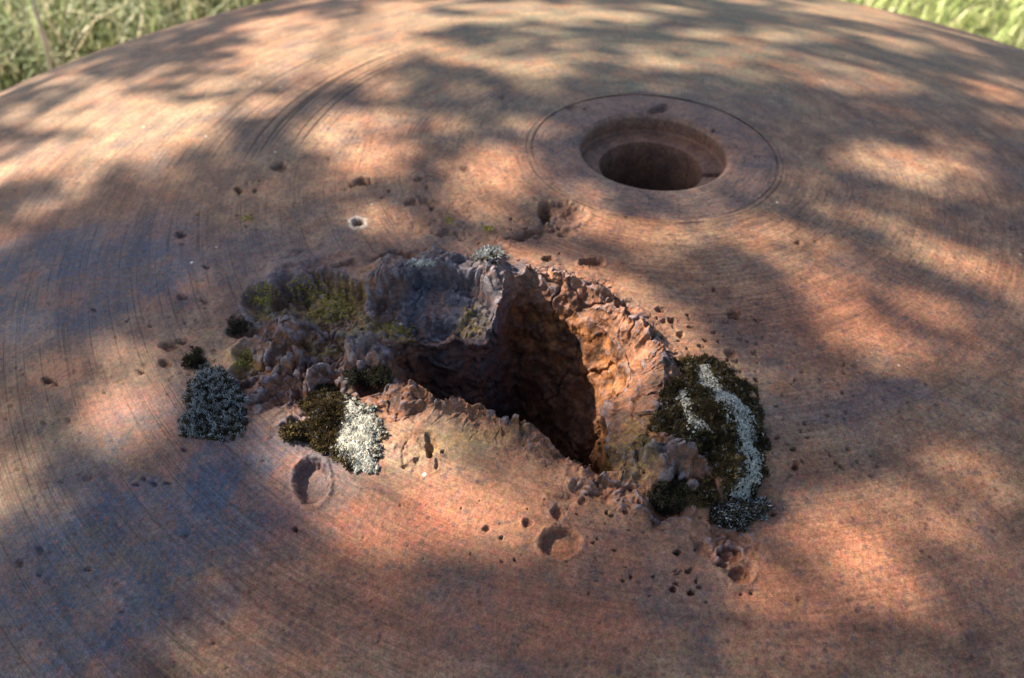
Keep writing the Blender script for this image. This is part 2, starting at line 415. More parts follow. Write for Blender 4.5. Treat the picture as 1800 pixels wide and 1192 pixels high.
def warp(p, f, a, sd):
    return p + a * np.stack([fbm(p, f, 2, sd), fbm(p, f, 2, sd + 3), fbm(p, f, 2, sd + 6)], 1)
rn1 = on(rm, lambda p: worley(warp(p, 70, 0.0045, 1), 62, 80))
rn3 = on(rm, lambda p: worley(warp(p, 120, 0.003, 5), 135, 81))
rn2 = on(rm, lambda p: fbm(p, 45, 4, 90, 0.5))
rn4 = on(rm, lambda p: worley(warp(p, 200, 0.0015, 15), 270, 82))
terr = 4.2 * (rn1 - 0.35) + 1.7 * (rn3 - 0.35) + 0.75 * (rn4 - 0.35) + 2.2 * rn2
crk = on(rm, lambda p: np.exp(-(pn(warp(p, 60, 0.005, 31), 42, 33) / 0.055) ** 2)); crk2 = on(rm, lambda p: np.exp(-(pn(warp(p, 90, 0.004, 35), 85, 37) / 0.07) ** 2))
stp = on(rm, lambda p: 1.6 * fbm(p, 30, 4, 95, 0.55)) + 0.25 * terr
terr = terr + 1.1 * (np.floor(stp * 1.1) + ss(0.75, 1.0, stp * 1.1 - np.floor(stp * 1.1))) - 2.0 * crk * (rn2 > -0.4) - 1.2 * crk2
H += np.where(outside, ROUGH, 0) * terr * (1 + 0.6 * (1 - ss(0.6, 1.1, ell(560, 650, 170, 70, -8))) + 0.5 * (1 - ss(0.6, 1.1, ell(1168, 815, 60, 45))))

def scoop(cx, cy, rx, ry, dep, rot=0, sharp=0.45, u=UW, v=VW, rim=0.0):
    global H
    e = ell(cx, cy, rx, ry, rot, u, v)
    H = H - dep * (1 - ss(sharp, 1.0, e)) + rim * np.exp(-((e - 1.08) / 0.16) ** 2)
def hollow(cx, cy, rx, ry, dep, rot=0, u=UW, v=VW):
    """a scoop with a steep broken wall on its far side and a gentle near side"""
    global H
    e = ell(cx, cy, rx, ry, rot, u, v); far = 1 - ss(-0.5, 0.35, (v - cy) / ry)
    H = H - dep * (far * (1 - ss(0.86, 1.0, e)) + (1 - far) * (1 - ss(0.25, 1.0, e)))
def lump(cx, cy, rx, ry, hh, rot=0, sharp=0.3, u=UW, v=VW):
    global H
    H = H + hh * (1 - ss(sharp, 1.0, ell(cx, cy, rx, ry, rot, u, v)))

# plateau of torn plate left of the hole and its hollows
lump(770, 500, 150, 62, 9.5, 0, 0.55)
lump(560, 500, 150, 70, 4.1, 0, 0.5)
hollow(560, 532, 96, 50, 12.5, 2, U + 9 * wu + 3 * fu, V + 7 * wv + 3 * fv)
scoop(520, 500, 40, 26, 4.7, 0, 0.4)
hollow(462, 532, 42, 32, 8.0, 0, U + 6 * wu + 2 * fu, V + 5 * wv + 2 * fv)
hollow(700, 640, 60, 26, 5.0, 0)
hollow(560, 715, 60, 18, 4.0, -10)
scoop(425, 578, 30, 18, 7.8, 0, 0.4)
hollow(760, 545, 112, 62, 17.0, -6, U + 8 * wu + 2 * fu, V + 6 * wv + 2 * fv)
scoop(820, 580, 80, 30, 7.8, 0, 0.3)
lump(870, 490, 34, 34, 6.8)
lump(645, 622, 50, 32, 12.8, 10, 0.5)
lump(520, 585, 46, 22, 8.8, -5, 0.35)
lump(428, 622, 34, 12, 5.4, -20, 0.2)
scoop(432, 642, 32, 14, 7.0, -15, 0.3)
lump(520, 640, 26, 12, 5.4, -20, 0.3)
scoop(650, 672, 46, 17, 11.6, 0, 0.4)
scoop(508, 694, 26, 15, 7.0, -20, 0.3)
lump(570, 668, 60, 9, 6.1, -14, 0.2)
scoop(560, 690, 70, 8, 4.7, -14, 0.2)
lump(520, 665, 40, 7, 4.1, -20, 0.2)
lump(720, 710, 60, 26, 4.7, 8, 0.4)
scoop(750, 790, 18, 24, 4.7, -20, 0.4)
scoop(605, 470, 30, 10, 3.9, 0, 0.3)
scoop(700, 450, 60, 12, 3.9, -10, 0.3)
scoop(930, 412, 60, 8, 3.9, -14, 0.3)
scoop(985, 405, 34, 9, 3.9, 5, 0.4)
scoop(745, 358, 38, 8, 2.5, 0, 0.3)
scoop(790, 412, 40, 8, 2.5, 0, 0.3)
for a in [(716, 708, 34, 16, 4.5), (795, 726, 40, 13, 3.5), (822, 720, 16, 12, 3), (862, 748, 18, 9, 2), (905, 762, 44, 16, 5), (930, 772, 20, 16, 2.5), (975, 802, 22, 9, 2.5), (1012, 826, 34, 10, 4), (1058, 838, 16, 10, 3),
          (985, 500, 30, 9, 3), (1050, 528, 30, 13, 5), (1085, 552, 18, 12, 3), (1120, 590, 34, 14, 5), (1160, 640, 28, 18, 6), (940, 500, 18, 9, 3)]:
    lump(*a, 14, 0.2, U + 9 * wu + 6 * fu, V + 8 * wv + 6 * fv)
# right hand side: heap of torn metal that carries the moss
lump(1245, 800, 98, 128, 15.0, -10, 0.3)
lump(1170, 828, 56, 36, 13.0, 10, 0.4)
scoop(1185, 885, 50, 28, 7.0, 10, 0.4)
lump(1262, 860, 30, 24, 5.0)
for a in [(1140, 812, 22, 18, 8, 0), (1196, 800, 22, 15, 9, 0), (1184, 836, 26, 15, 7, 0), (1150, 842, 18, 12, 6, 0)]: lump(*a, 0.3)
for a in [(1168, 812, 13, 10, 7, 0), (1165, 858, 20, 8, 6, 0), (1212, 825, 10, 12, 6, 0)]: scoop(*a, 0.3)
lump(1150, 885, 80, 10, 2.0, 20, 0.2)
scoop(1090, 860, 60, 10, 2.5, 22, 0.3)
# broken edge running down in front of the heap
e_ = (V - (838 + (U - 960) * 0.42)) ; H += 2.4 * np.exp(-(e_ / 13) ** 2) * ss(960, 1010, U) * (1 - ss(1230, 1290, U)) * (0.6 + rn2)

CR = [(492,294,17,10,2.2),(420,335,9,6,3),(448,337,6,4,2),(640,319,18,8,3.4),(622,326,9,4,2),(735,316,9,4,1.2),(578,280,4,3,1.2),(820,296,12,7,1.2),(722,356,14,7,1.6),(760,366,10,5,1.2),
 (629,391,12,8,4.0),(958,372,13,22,4.6),(988,376,46,22,2.4),(1003,372,18,12,1.4),(965,457,12,7,2.2),(1040,463,24,9,2.6),(319,414,9,7,2.2),(363,469,8,4,2),(320,430,5,3,1),(433,398,5,3,1),
 (84,669,12,7,2.2),(247,654,7,5,1.6),(296,608,20,9,2.2),(318,600,12,6,2.0),(290,639,14,8,2.0),(182,690,4,3,1.5),(165,545,5,3,1),(322,523,14,6,1.5),(360,530,8,4,1),(98,675,6,4,1.5),
 (548,846,31,42,3.8),(985,956,37,28,3.0),(980,905,14,14,1.6),(1290,553,15,11,1.8),(1285,622,13,9,1.6),(1303,1011,22,17,2.2),(1282,972,24,14,2.6),(1270,990,12,9,2),(1190,971,10,7,2),(1184,1036,7,6,2),(1214,1042,8,6,2),
 (1210,1003,8,5,1.4),(1255,510,4,3,1),(1434,425,5,4,1.2),(1405,426,8,5,1.0),(1779,402,6,3,1.4),(926,922,10,9,1.2),(1024,887,9,7,1.1),(856,933,8,7,1.0),(880,948,5,4,.8),(1395,790,6,5,1.8),(1398,822,6,8,2.0),
 (1366,771,6,5,1.6),(1330,669,8,5,1.8),(1180,566,8,7,1.6),(1196,590,8,6,1.6),(1210,556,5,4,1.4),(1240,600,5,4,1.2),(1160,546,10,7,1.4),(1290,880,9,6,2.0),(1300,1000,30,24,1.2),(1360,905,6,4,1.4),(1415,745,5,4,1.4),
 (1480,822,7,4,1.2),(1470,815,5,3,1),(1540,820,4,3,1),(885,172,4,3,1),(1195,890,6,5,1.5),(1325,850,5,4,1.5),(755,800,7,12,1.0),(735,815,6,7,.7),(770,820,5,10,.8),(715,825,10,5,.7),(500,755,10,12,2.0),(515,740,12,8,2),
 (155,840,10,6,1.0),(270,850,8,5,1.0),(295,848,6,4,1.0),(70,968,8,9,1.2),(35,990,8,9,1.0),(520,932,6,5,1.5),(780,800,4,4,1),(1100,905,6,5,1.6),(1120,890,6,5,1.5),(1065,905,5,4,1.4),(905,985,4,3,1)]
for reg, nn, r0, r1 in [((1345, 640, 1510, 845), 46, 2.2, 4.5), ((1150, 540, 1350, 655), 46, 2.2, 5.0), ((1010, 860, 1340, 1060), 60, 2.2, 5.0), ((200, 560, 520, 720), 22, 2.0, 4.5),
                        ((330, 300, 860, 430), 26, 2.0, 4.0), ((0, 640, 520, 1180), 60, 2.0, 5.0), ((560, 860, 1000, 1180), 30, 1.6, 3.0), ((1000, 420, 1790, 640), 30, 1.6, 3.2), ((1350, 650, 1800, 1180), 24, 1.6, 3.2), ((820, 380, 1120, 470), 16, 2, 4)]:
    for _ in range(nn):
        q = random.uniform(r0, r1)
        CR.append((random.uniform(reg[0], reg[2]), random.uniform(reg[1], reg[3]), q * random.uniform(0.8, 1.5), q * random.uniform(0.6, 1.0), q * random.uniform(0.1, 0.3)))
crat = np.zeros(len(U)); PALE = np.zeros(len(U))
for c in CR:
    m_ = outside & (np.abs(U - c[0]) < c[2] * 2.2 + 6) & (np.abs(V - c[1]) < c[3] * 2.2 + 6)
    if not m_.any(): continue
    big_ = c[2] > 20
    e = ell(c[0], c[1], c[2], c[3], 0, UC[m_] if not big_ else U[m_] + 3 * fu[m_], VC[m_] if not big_ else V[m_] + 3 * fv[m_])
    crat[m_] += -(1.7 if not big_ else 1.35) * c[4] * (1 - ss(0.45 if not big_ else 0.70, 1.02, e)) + (0.16 if not big_ else 0.26) * c[4] * np.exp(-((e - 1.12) / (0.2 if not big_ else 0.12)) ** 2)
    if c[0] == 629: PALE[m_] = np.exp(-((e - 1.15) / 0.3) ** 2)
H += crat
# faint waviness of the whole plate
H += 0.5 * on(near, lambda p: fbm(p, 14, 3, 30))

# carry the rim height down into the hole, then take the depth off
Hg = H.reshape(NJ, NTH)
rimH = Hg[JR].copy(); rimS = sm(rimH, 61)
for j in range(JR):
    kk_ = np.minimum(KIN[j] / 0.7, 1)
    Hg[j] = rimH * (1 - kk_) ** 2 + rimS * (1 - (1 - kk_) ** 2) * (1 - 0.6 * kk_)
H = Hg.ravel()
ht = H - DEP.ravel()
P = S0 + N0 * (ht[:, None] * 1e-3)
Pg = P.reshape(NJ, NTH, 3)

def grid_normals(G):
    a = np.roll(G, -2, 1) - np.roll(G, 2, 1)
    b = np.empty_like(G); b[1:-1] = G[2:] - G[:-2]; b[0] = b[1]; b[-1] = b[-2]
    n = np.cross(b, a); n /= np.linalg.norm(n, axis=2)[:, :, None] + 1e-12
    return n
nr = grid_normals(Pg)
if nr[-10].mean(0)[2] < 0: nr = -nr
nr = nr.reshape(-1, 3)
# rough the wall and torn zones up in all directions (this makes small overhangs)
torn = np.maximum(np.where(outside, ROUGH, 0), np.where(outside, 0, 0.55 + 0.45 * np.minimum(1, (DEP.ravel() / 8))))
rimz = np.exp(-(dout / 0.008) ** 2) * np.where(outside, 1, np.exp(-(DEP.ravel() / 10) ** 2))
torn = np.maximum(torn, rimz * 0.8)
mk = torn > 0.01
PP = P[mk].astype(np.float32)
wall = (~outside)[mk]
amp = torn[mk] * np.where(wall, 1.0, 0.8)
st_ = warp(PP, 80, 0.004, 200) * np.array([1, 1, 0.6], np.float32)
dn = np.where(wall, 5.0 * (worley(st_, 55, 201) - 0.35) - 2.2 * np.exp(-(pn(st_, 48, 207) / 0.06) ** 2) + 2.0 * (worley(st_, 120, 202) - 0.35), 0.0) + np.maximum(rimz[mk], 0.0) * (2.6 * (worley(st_, 90, 203) - 0.35) + 1.2 * (worley(st_, 210, 204) - 0.35)) + np.where(wall, 0.7 * (worley(st_, 260, 205) - 0.35), 0) + 0.5 * fbm(PP, 150, 4, 210, 0.6)
P[mk] += nr[mk] * (amp * dn * 1e-3)[:, None]
lat = np.stack([fbm(PP, 60, 3, 220), fbm(PP, 60, 3, 230), 0.5 * fbm(PP, 60, 3, 240)], 1)
P[mk] += lat * (torn[mk] * 1.6e-3)[:, None]
Pg = P.reshape(NJ, NTH, 3)
nr = grid_normals(Pg)
if nr[-10].mean(0)[2] < 0: nr = -nr
lap = np.zeros((NJ, NTH))
for s_ in (3, 7):
    avg = (np.roll(Pg, s_, 1) + np.roll(Pg, -s_, 1)) * 0.25
    up = Pg[np.minimum(np.arange(NJ) + s_, NJ - 1)]; dn_ = Pg[np.maximum(np.arange(NJ) - s_, 0)]
    lap += ((Pg - avg - 0.25 * (up + dn_)) * nr).sum(2) * (1.0 if s_ == 3 else 0.5)
conv = lap.ravel() * 1e3
nr = nr.reshape(-1, 3)

# ---- what the metal is stained with, painted light included, place by place
big1 = on(np.ones(len(U), bool), lambda p: fbm(p, 9, 3, 300)); big2 = on(np.ones(len(U), bool), lambda p: fbm(p, 16, 3, 310))
UB = U + 60 * big1; VB = V + 45 * big2
def spot(cx, cy, rx, ry, rot=0, a=0.3, b=1.25):
    big_s = rx > 135
    return 1 - ss(a, b, ell(cx, cy, rx, ry, rot, UB if big_s else UW, VB if big_s else VW))
depm = np.where(outside, 0, DEP.ravel())
raw = np.clip(np.maximum(torn * 0.9, ss(0.5, 2.0, -crat) * 0.55), 0, 1) * np.where(outside & (dout > 0.014), 1 - 0.6 * FRONT, 1)
rust_hole_shade = np.where(outside, 0, ss(4, 18, depm)) * 0.95 * np.clip(ss(-0.100, -0.075, XF + 0.25 * (YF + 0.2)), 0.05, 1) * (1 - 0.75 * ss(38, 62, depm))  # orange rust fading to dark with depth, painting in the hole's shade
wear_sheen = 0.75 * np.clip(conv * 1.6 - 0.28, 0, 1) * np.clip(torn * 1.4, 0, 1) * np.where(outside, 1, 1 - 0.8 * ss(3, 20, depm))  # worn convex edges, with a purple-blue sky sheen painted into the colour
blue = np.maximum(0.4 * spot(790, 515, 120, 70), spot(1168, 815, 50, 36, 0, 0.4, 1.1) * 0.25)
wear_sheen = np.clip(wear_sheen + 0.45 * blue * np.where(depm > 20, 0, 1) * torn, 0, 1)
alg = np.zeros(len(U))
for a in [(560, 528, 110, 45), (640, 575, 70, 30), (470, 535, 40, 28), (600, 610, 90, 20), (430, 640, 40, 18), (820, 545, 30, 40), (700, 590, 50, 16)]:
    alg = np.maximum(alg, spot(*a, 0, 0.25, 1.05) * 0.7)
alg = alg * outside
alg = np.maximum(alg, np.where(outside, 0, 0.5) * spot(1090, 800, 40, 60))
alg = np.maximum(alg, spot(1120, 790, 45, 70) * 0.6)
alg = np.maximum(alg, 0.35 * spot(780, 800, 140, 30)); alg = np.maximum(alg, 0.3 * spot(200, 950, 220, 160) * ss(0.0, 0.5, big2 + 0.2))
patina_skylight = np.zeros(len(U))  # patina; at lower left it paints in the blue of skylit shade
for a in [(210, 970, 400, 220, -35, 1.0), (120, 510, 360, 130, -5, 0.9), (470, 470, 160, 60, 0, 0.55), (430, 830, 190, 110, -20, 0.7), (1130, 250, 240, 110, 0, 0.35), (1500, 720, 260, 40, 0, 0.35), (790, 525, 130, 80, 0, 1.0), (645, 610, 50, 36, 0, 0.8), (1168, 812, 56, 40, 0, 1.0), (880, 480, 50, 40, 0, .8)]:
    patina_skylight = np.maximum(patina_skylight, np.clip(spot(*a[:5]) * 1.25, 0, 1) * a[5])
redt = np.zeros(len(U))
for a in [(700, 920, 330, 90, 0, 0.9), (850, 1060, 480, 160, 0, 0.75), (1500, 1000, 420, 200, 0, 0.5), (1550, 560, 330, 110, 0, 0.5), (230, 720, 150, 60, 0, 0.6), (80, 400, 260, 90, 0, 0.35), (900, 440, 220, 50, 0, 0.4)]:
    redt = np.maximum(redt, spot(*a[:5]) * a[5])
green = np.maximum(spot(1150, 60, 620, 170) * 1.0, spot(250, 180, 320, 130) * 0.35)
green = np.maximum(green, spot(860, 800, 150, 40) * 0.45)
stain = np.stack([raw, wear_sheen, alg, patina_skylight], 1); tone = np.stack([redt, green, rust_hole_shade, 0.85 * PALE], 1)

# ---- faces; a round opening is left for the machined socket plate
R_PLATE = 0.0860
rr0 = np.hypot(P[:, 0], P[:, 1])
idx = np.arange(NJ * NTH).reshape(NJ, NTH)
cellr = 0.0022
snap = (rr0 < R_PLATE) & (rr0 > R_PLATE - cellr)
fac = R_PLATE / np.maximum(rr0, 1e-9)
q = np.stack([idx[:-1], np.roll(idx, -1, 1)[:-1], np.roll(idx, -1, 1)[1:], idx[1:]], 2).reshape(-1, 4)
ins = rr0 < R_PLATE
q = q[~ins[q].all(1)]
used = np.zeros(len(P), bool); used[q.ravel()] = True
mv = used & ins
P[mv, 0] *= fac[mv]; P[mv, 1] *= fac[mv]
P[mv, 2] = sphere(P[mv, 0], P[mv, 1])[:, 2]
q = q[:, ::-1]
ctr = np.array([[CC[0], CC[1], P[:NTH, 2].mean() - 0.001]])
remap = np.cumsum(used) - 1
Vd = np.concatenate([P[used], ctr]); qd = remap[q]
st2 = np.concatenate([stain[used], stain[:1]]); to2 = np.concatenate([tone[used], tone[:1]])
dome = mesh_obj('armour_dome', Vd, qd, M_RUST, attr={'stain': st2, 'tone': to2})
tag(dome, 'large rusted steel dome with a torn shell hole and a machined round socket', 'armour dome')
# close the very bottom of the hole
bot = P[:NTH:20]
fl = mesh_obj('hole_floor', np.concatenate([bot, ctr]), [(i, (i + 1) % len(bot), len(bot)) for i in range(len(bot))], M_RUST, dome)

# ---- machined socket plate (lathe with a slot and a few chips)
prof = [(0.0885, -0.0016), (0.0858, -0.0012), (0.0855, -0.0007), (0.0850, -0.0002), (0.0842, -0.0001)]
for r_ in np.linspace(0.0832, 0.0552, 44): prof.append((r_, 0.0))
for a in np.linspace(0.1, 1.0, 8):
    t = a * math.pi / 2
    prof.append((0.0552 - 0.0040 * math.sin(t) , -0.0034 * (1 - math.cos(t))))
for t in np.linspace(0.1, 1, 12): prof.append((0.0512 + 0.0016 * t, -0.0034 - 0.0100 * t))
for t in np.linspace(0.2, 1, 5): prof.append((0.0528 - 0.0012 * math.sin(t * math.pi / 2), -0.0134 - 0.0010 * (1 - math.cos(t * math.pi / 2))))
for t in np.linspace(0.05, 1, 20): prof.append((0.0516 - 0.0140 * t, -0.0144 - 0.0006 * t))
for t in np.linspace(0.25, 1, 4): prof.append((0.0376 - 0.0008 * math.sin(t * math.pi / 2), -0.0150 - 0.0008 * (1 - math.cos(t * math.pi / 2))))
for t in np.linspace(0.05, 1, 16): prof.append((0.0368 + 0.004 * t, -0.0158 - 0.09 * t))
prof.append((0.018, -0.1066)); prof.append((0.0005, -0.1066))
prof = np.array(prof); NA = 480
A = np.linspace(0, 2 * np.pi, NA, endpoint=False)
rx_ = np.repeat(prof[:, :1], NA, 1); zz = np.repeat(prof[:, 1:], NA, 1)
px_ = rx_ * np.cos(A)[None]; py_ = rx_ * np.sin(A)[None]
base = sphere(px_.ravel(), py_.ravel()); base[:, 2] += zz.ravel() - 0.0003
ru, rv = project(base)
top = zz.ravel() > -0.0011
bh = np.zeros(len(ru))
nzr = fbm(base.astype(np.float32), 300, 3, 500)
for c in [(1160, 192, 24, 8, 4.2, -14), (1256, 230, 5, 4, 2.5, 0), (1005, 190, 12, 5, 1.4, 0), (1030, 192, 6, 4, .8, 0), (1330, 275, 8, 2, .8, 0), (1085, 240, 5, 3, .6, 0)]:
    bh -= np.where(top, c[4] * (1 - ss(0.5, 1.0, ell(c[0], c[1], c[2], c[3], c[5], ru + 3 * nzr, rv + 2 * nzr))), 0)
gfill = 0.35 + 0.65 * ss(-0.4, 0.4, pn(np.stack([np.cos(A), np.sin(A), 0 * A], 1), 2.2, 77))
for gk in (0, 1, 2):
    bh[gk * NA:(gk + 1) * NA] += gfill * (-prof[gk, 1] * 1e3 - 0.25 - 0.2 * (gk == 0))
slot = (1 - ss(0.0019, 0.0026, np.abs(base[:, 1] + 0.0085))) * (base[:, 0] > 0.0345) * (base[:, 0] < 0.0500) * (np.abs(zz.ravel() + 0.0150) < 0.0012)
bh -= slot * 5.0
base[:, 2] += bh * 1e-3 + 0.00012 * fbm(base.astype(np.float32), 120, 3, 510)
ii = np.arange(len(prof) * NA).reshape(len(prof), NA)
qq = np.stack([ii[:-1], ii[1:], np.roll(ii, -1, 1)[1:], np.roll(ii, -1, 1)[:-1]], 2).reshape(-1, 4)
inz = ss(0.003, 0.012, -zz.ravel())
st3 = np.stack([0.25 * (bh < -0.5) + 0.2 * inz, 0.10 + 0 * bh, 0 * bh, 0.22 * (1 - inz)], 1)
to3 = np.stack([0.25 + 0 * bh, 0.2 * (1 - inz), 0.35 * ss(0.02, 0.04, -zz.ravel()), 0 * bh], 1)
plate = mesh_obj('socket_plate', base, qq, M_RUST, dome, attr={'stain': st3, 'tone': to3})
plate['label'] = 'machined round plate with a stepped bore let into the dome'

# ================================================================ MOSS AND LICHEN
Uf, Vf = project(P)                                   # where each point of the torn surface is seen
alive = outside & used & (DOUT.ravel() < 0.45)
tocam = CAM_LOC - P; tocam /= np.linalg.norm(tocam, axis=1)[:, None]
NMESH = 0

def inside_shape(shape, u, v):
    """0..1 membership: ellipses (cx,cy,rx,ry,rot) or strokes ('s', points, width)"""
    f = np.zeros(len(u))
    for a in shape:
        if a[0] == 's':
            pts = np.array(a[1], float); dmin = np.full(len(u), 1e9)
            for p0, p1 in zip(pts[:-1], pts[1:]):
                dv = p1 - p0; t = np.clip(((u - p0[0]) * dv[0] + (v - p0[1]) * dv[1]) / (dv @ dv), 0, 1)
                dmin = np.minimum(dmin, np.hypot(u - p0[0] - t * dv[0], v - p0[1] - t * dv[1]))
            f = np.maximum(f, np.clip(1.6 * (1 - dmin / a[2]), 0, 1))
        else:
            f = np.maximum(f, np.clip(1.8 * (1 - ell(*a, u=u, v=v)), 0, 1))
    return f

def member(shape, wob=1.0):
    m0 = np.zeros(len(P)); pre = alive & near
    m0[pre] = inside_shape(shape, Uf[pre] + wob * (7 * wu[pre] + 5 * fu[pre]), Vf[pre] + wob * (6 * wv[pre] + 5 * fv[pre]))
    return m0

cell = np.linalg.norm(np.cross(np.roll(Pg, -1, 1) - Pg, np.concatenate([Pg[1:], Pg[-1:]]) - Pg), axis=2).ravel()

def pick(mem, n, thr=0.12, soft=None):
    w = np.where(mem > thr, cell * (0.25 + np.minimum(mem, 0.75)) if soft is None else cell * np.clip(mem, 0, 1) ** 1.3, 0); s = w.sum()
    if s <= 0: return np.array([], int)
    return rng.choice(len(w), size=n, p=w / s)

def cushion_mesh(name, mem, height, mat, bump_f=220, bump_a=0.8):
    g = (mem > 0.02).reshape(NJ, NTH)
    fm = g[:-1] & np.roll(g, -1, 1)[:-1] & np.roll(g, -1, 1)[1:] & g[1:]
    jj, kk = np.nonzero(fm)
    k2 = (kk + 1) % NTH
    f = np.stack([idx[jj, kk], idx[jj + 1, kk], idx[jj + 1, k2], idx[jj, k2]], 1)
    us = np.unique(f); rm_ = -np.ones(len(P), int); rm_[us] = np.arange(len(us))
    prof_ = np.sqrt(np.clip(mem[us], 0, 1)) * height + bump_a * mem[us] * fbm(P[us].astype(np.float32), bump_f, 3, 600) - 0.5
    vv = P[us] + nr[us] * (prof_ * 1e-3)[:, None]
    lift = np.zeros(len(P)); lift[us] = prof_
    return mesh_obj(name, vv, rm_[f], mat), lift

def shoots(name, parent, ids, lift, mem, length, width, cols, tipcol, tipfrac, lean=0.5, leaves=5, mat=None):
    """upright moss shoots: a whorl of narrow pointed leaves each; joined, far too many to pick apart"""
    Vs, Fs, Cs = [], [], []; k = 0
    patch = dict(zip(ids.tolist(), fbm(P[ids].astype(np.float32), 110, 2, 640)))
    for i in ids.tolist():
        nrm = nr[i]; b0 = P[i] + nrm * (lift[i] - 0.3) * 1e-3
        b0 = b0 + rng.normal(0, 0.0003, 3)
        ax = nrm + rng.normal(0, lean, 3) * 0.5 + np.array([0, 0, 0.3]); ax /= np.linalg.norm(ax)
        t1 = np.cross(ax, [0.3, 0.9, 0.2]); t1 /= np.linalg.norm(t1); t2 = np.cross(ax, t1)
        L = length * rng.uniform(0.6, 1.25) * (0.5 + 0.5 * min(1, mem[i] * 1.4)) * 1e-3; W = width * rng.uniform(0.7, 1.2) * 1e-3
        c = np.array(cols[rng.integers(len(cols))]) * rng.uniform(0.6, 1.4) * (1 + 0.55 * float(patch[i])); ph = rng.uniform(0, 6.28)
        white = rng.random() < tipfrac
        for l in range(leaves):
            a = ph + l * 2.4; o = math.cos(a) * t1 + math.sin(a) * t2; sd = -math.sin(a) * t1 + math.cos(a) * t2
            z0 = L * (0.15 + 0.5 * l / leaves)
            r0 = b0 + ax * z0; mid_ = r0 + o * W * 0.75 + ax * L * 0.22; tip = r0 + o * W * (1.0 + 0.25 * rng.random()) + ax * L * 0.52
            if l == leaves - 1: tip = b0 + ax * L * 1.1 + o * W * 0.2
            Vs += [r0, mid_ + sd * W * 0.28, mid_ - sd * W * 0.28, tip]
            Fs += [(k, k + 1, k + 2, k + 2), (k + 1, k + 3, k + 2, k + 2)]; k += 4
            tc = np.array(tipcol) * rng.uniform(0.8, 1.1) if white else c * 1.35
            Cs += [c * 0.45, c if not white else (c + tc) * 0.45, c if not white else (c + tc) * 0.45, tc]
    F = np.array(Fs)[:, :3]
    C4 = np.concatenate([np.array(Cs), np.ones((len(Cs), 1))], 1)
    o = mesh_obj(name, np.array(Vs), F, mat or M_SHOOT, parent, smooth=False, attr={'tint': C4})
    o['kind'] = 'stuff'; return o

def granules(name, parent, ids, lift, size, flat_=0.6, mat=None, jitter=0.25, out=0.1):
    """crust of small knobbly grains (squashed octahedra), joined"""
    n = len(ids); dirs = np.array([(1,0,0),(0,1,0),(-1,0,0),(0,-1,0),(0,0,1),(0,0,-1)], float)
    nn_ = nr[ids]; t1 = np.cross(nn_, [0.31, 0.9, 0.2]); t1 /= np.linalg.norm(t1, axis=1)[:, None]; t2 = np.cross(nn_, t1)
    a = rng.uniform(0, 6.28, n); c_, s_ = np.cos(a)[:, None], np.sin(a)[:, None]
    e1 = t1 * c_ + t2 * s_; e2 = -t1 * s_ + t2 * c_
    sz = size * 1e-3 * rng.uniform(0.35, 1.6, n)[:, None]
    ctr_ = P[ids] + nn_ * ((lift[ids] + out) * 1e-3)[:, None] + rng.normal(0, size * 0.25e-3, (n, 3))
    vv = np.stack([ctr_ + e1 * sz * (dd[0] * rng.uniform(0.7, 1.3, (n, 1))) + e2 * sz * (dd[1] * rng.uniform(0.7, 1.3, (n, 1))) + nn_ * sz * dd[2] * flat_ for dd in dirs], 1).reshape(-1, 3)
    f0 = np.array([(0,1,4),(1,2,4),(2,3,4),(3,0,4)])
    F = (np.arange(n)[:, None, None] * 6 + f0[None]).reshape(-1, 3)
    col = np.repeat(rng.uniform(0.45, 1.15, (n, 1)) * np.ones((1, 3)), 6, 0); C4 = np.concatenate([col, np.ones((len(col), 1))], 1)
    o = mesh_obj(name, vv, F, mat, parent, smooth=False, attr={'tint': C4})
    o['kind'] = 'stuff'; return o

OLIVE = [(0.050, 0.034, 0.014), (0.085, 0.060, 0.020), (0.14, 0.098, 0.032), (0.045, 0.026, 0.014), (0.072, 0.044, 0.019)]
DARK = [(0.045, 0.038, 0.019), (0.070, 0.058, 0.026), (0.050, 0.032, 0.020)]
FROST = (0.55, 0.57, 0.58)
GROUP_M = 'moss cushions growing round the shell hole'
def moss(label, shape, height, n, length, width, cols, tipfrac=0.0, tipcol=FROST, lean=0.5, leaves=5, wob=1.0, bare=None):
    mem = member(shape, wob)
    msh = mem if bare is None else mem * (rng.random(len(mem)) > 1.25 * member(bare, wob))
    o, lift = cushion_mesh('moss_cushion', mem, height, M_CUSH)
    tag(o, label, 'moss', GROUP_M)
    shoots('shoots', o, pick(msh, n, 0.05), lift, mem, length, width, cols, tipcol, tipfrac, lean, leaves)
    return o, lift, mem
def crust(label, shape, n, size, height=0.6, mat=None, parent=None, lift0=None, cat='lichen', group=None, wob=1.0, thr=0.1):
    mem = member(shape, wob)
    ids = pick(mem, n, thr, True)
    if parent is None:
        o, lift = cushion_mesh('lichen_patch', np.where(mem > 0.3, mem, 0), height, mat, 400, 0.4)
        tag(o, label, cat, group)
        granules('grains', o, ids, lift, size, 0.7, mat)
        return o
    g = granules('pale_crust', parent, ids, lift0, size, 0.8, mat, out=1.0)
    return g

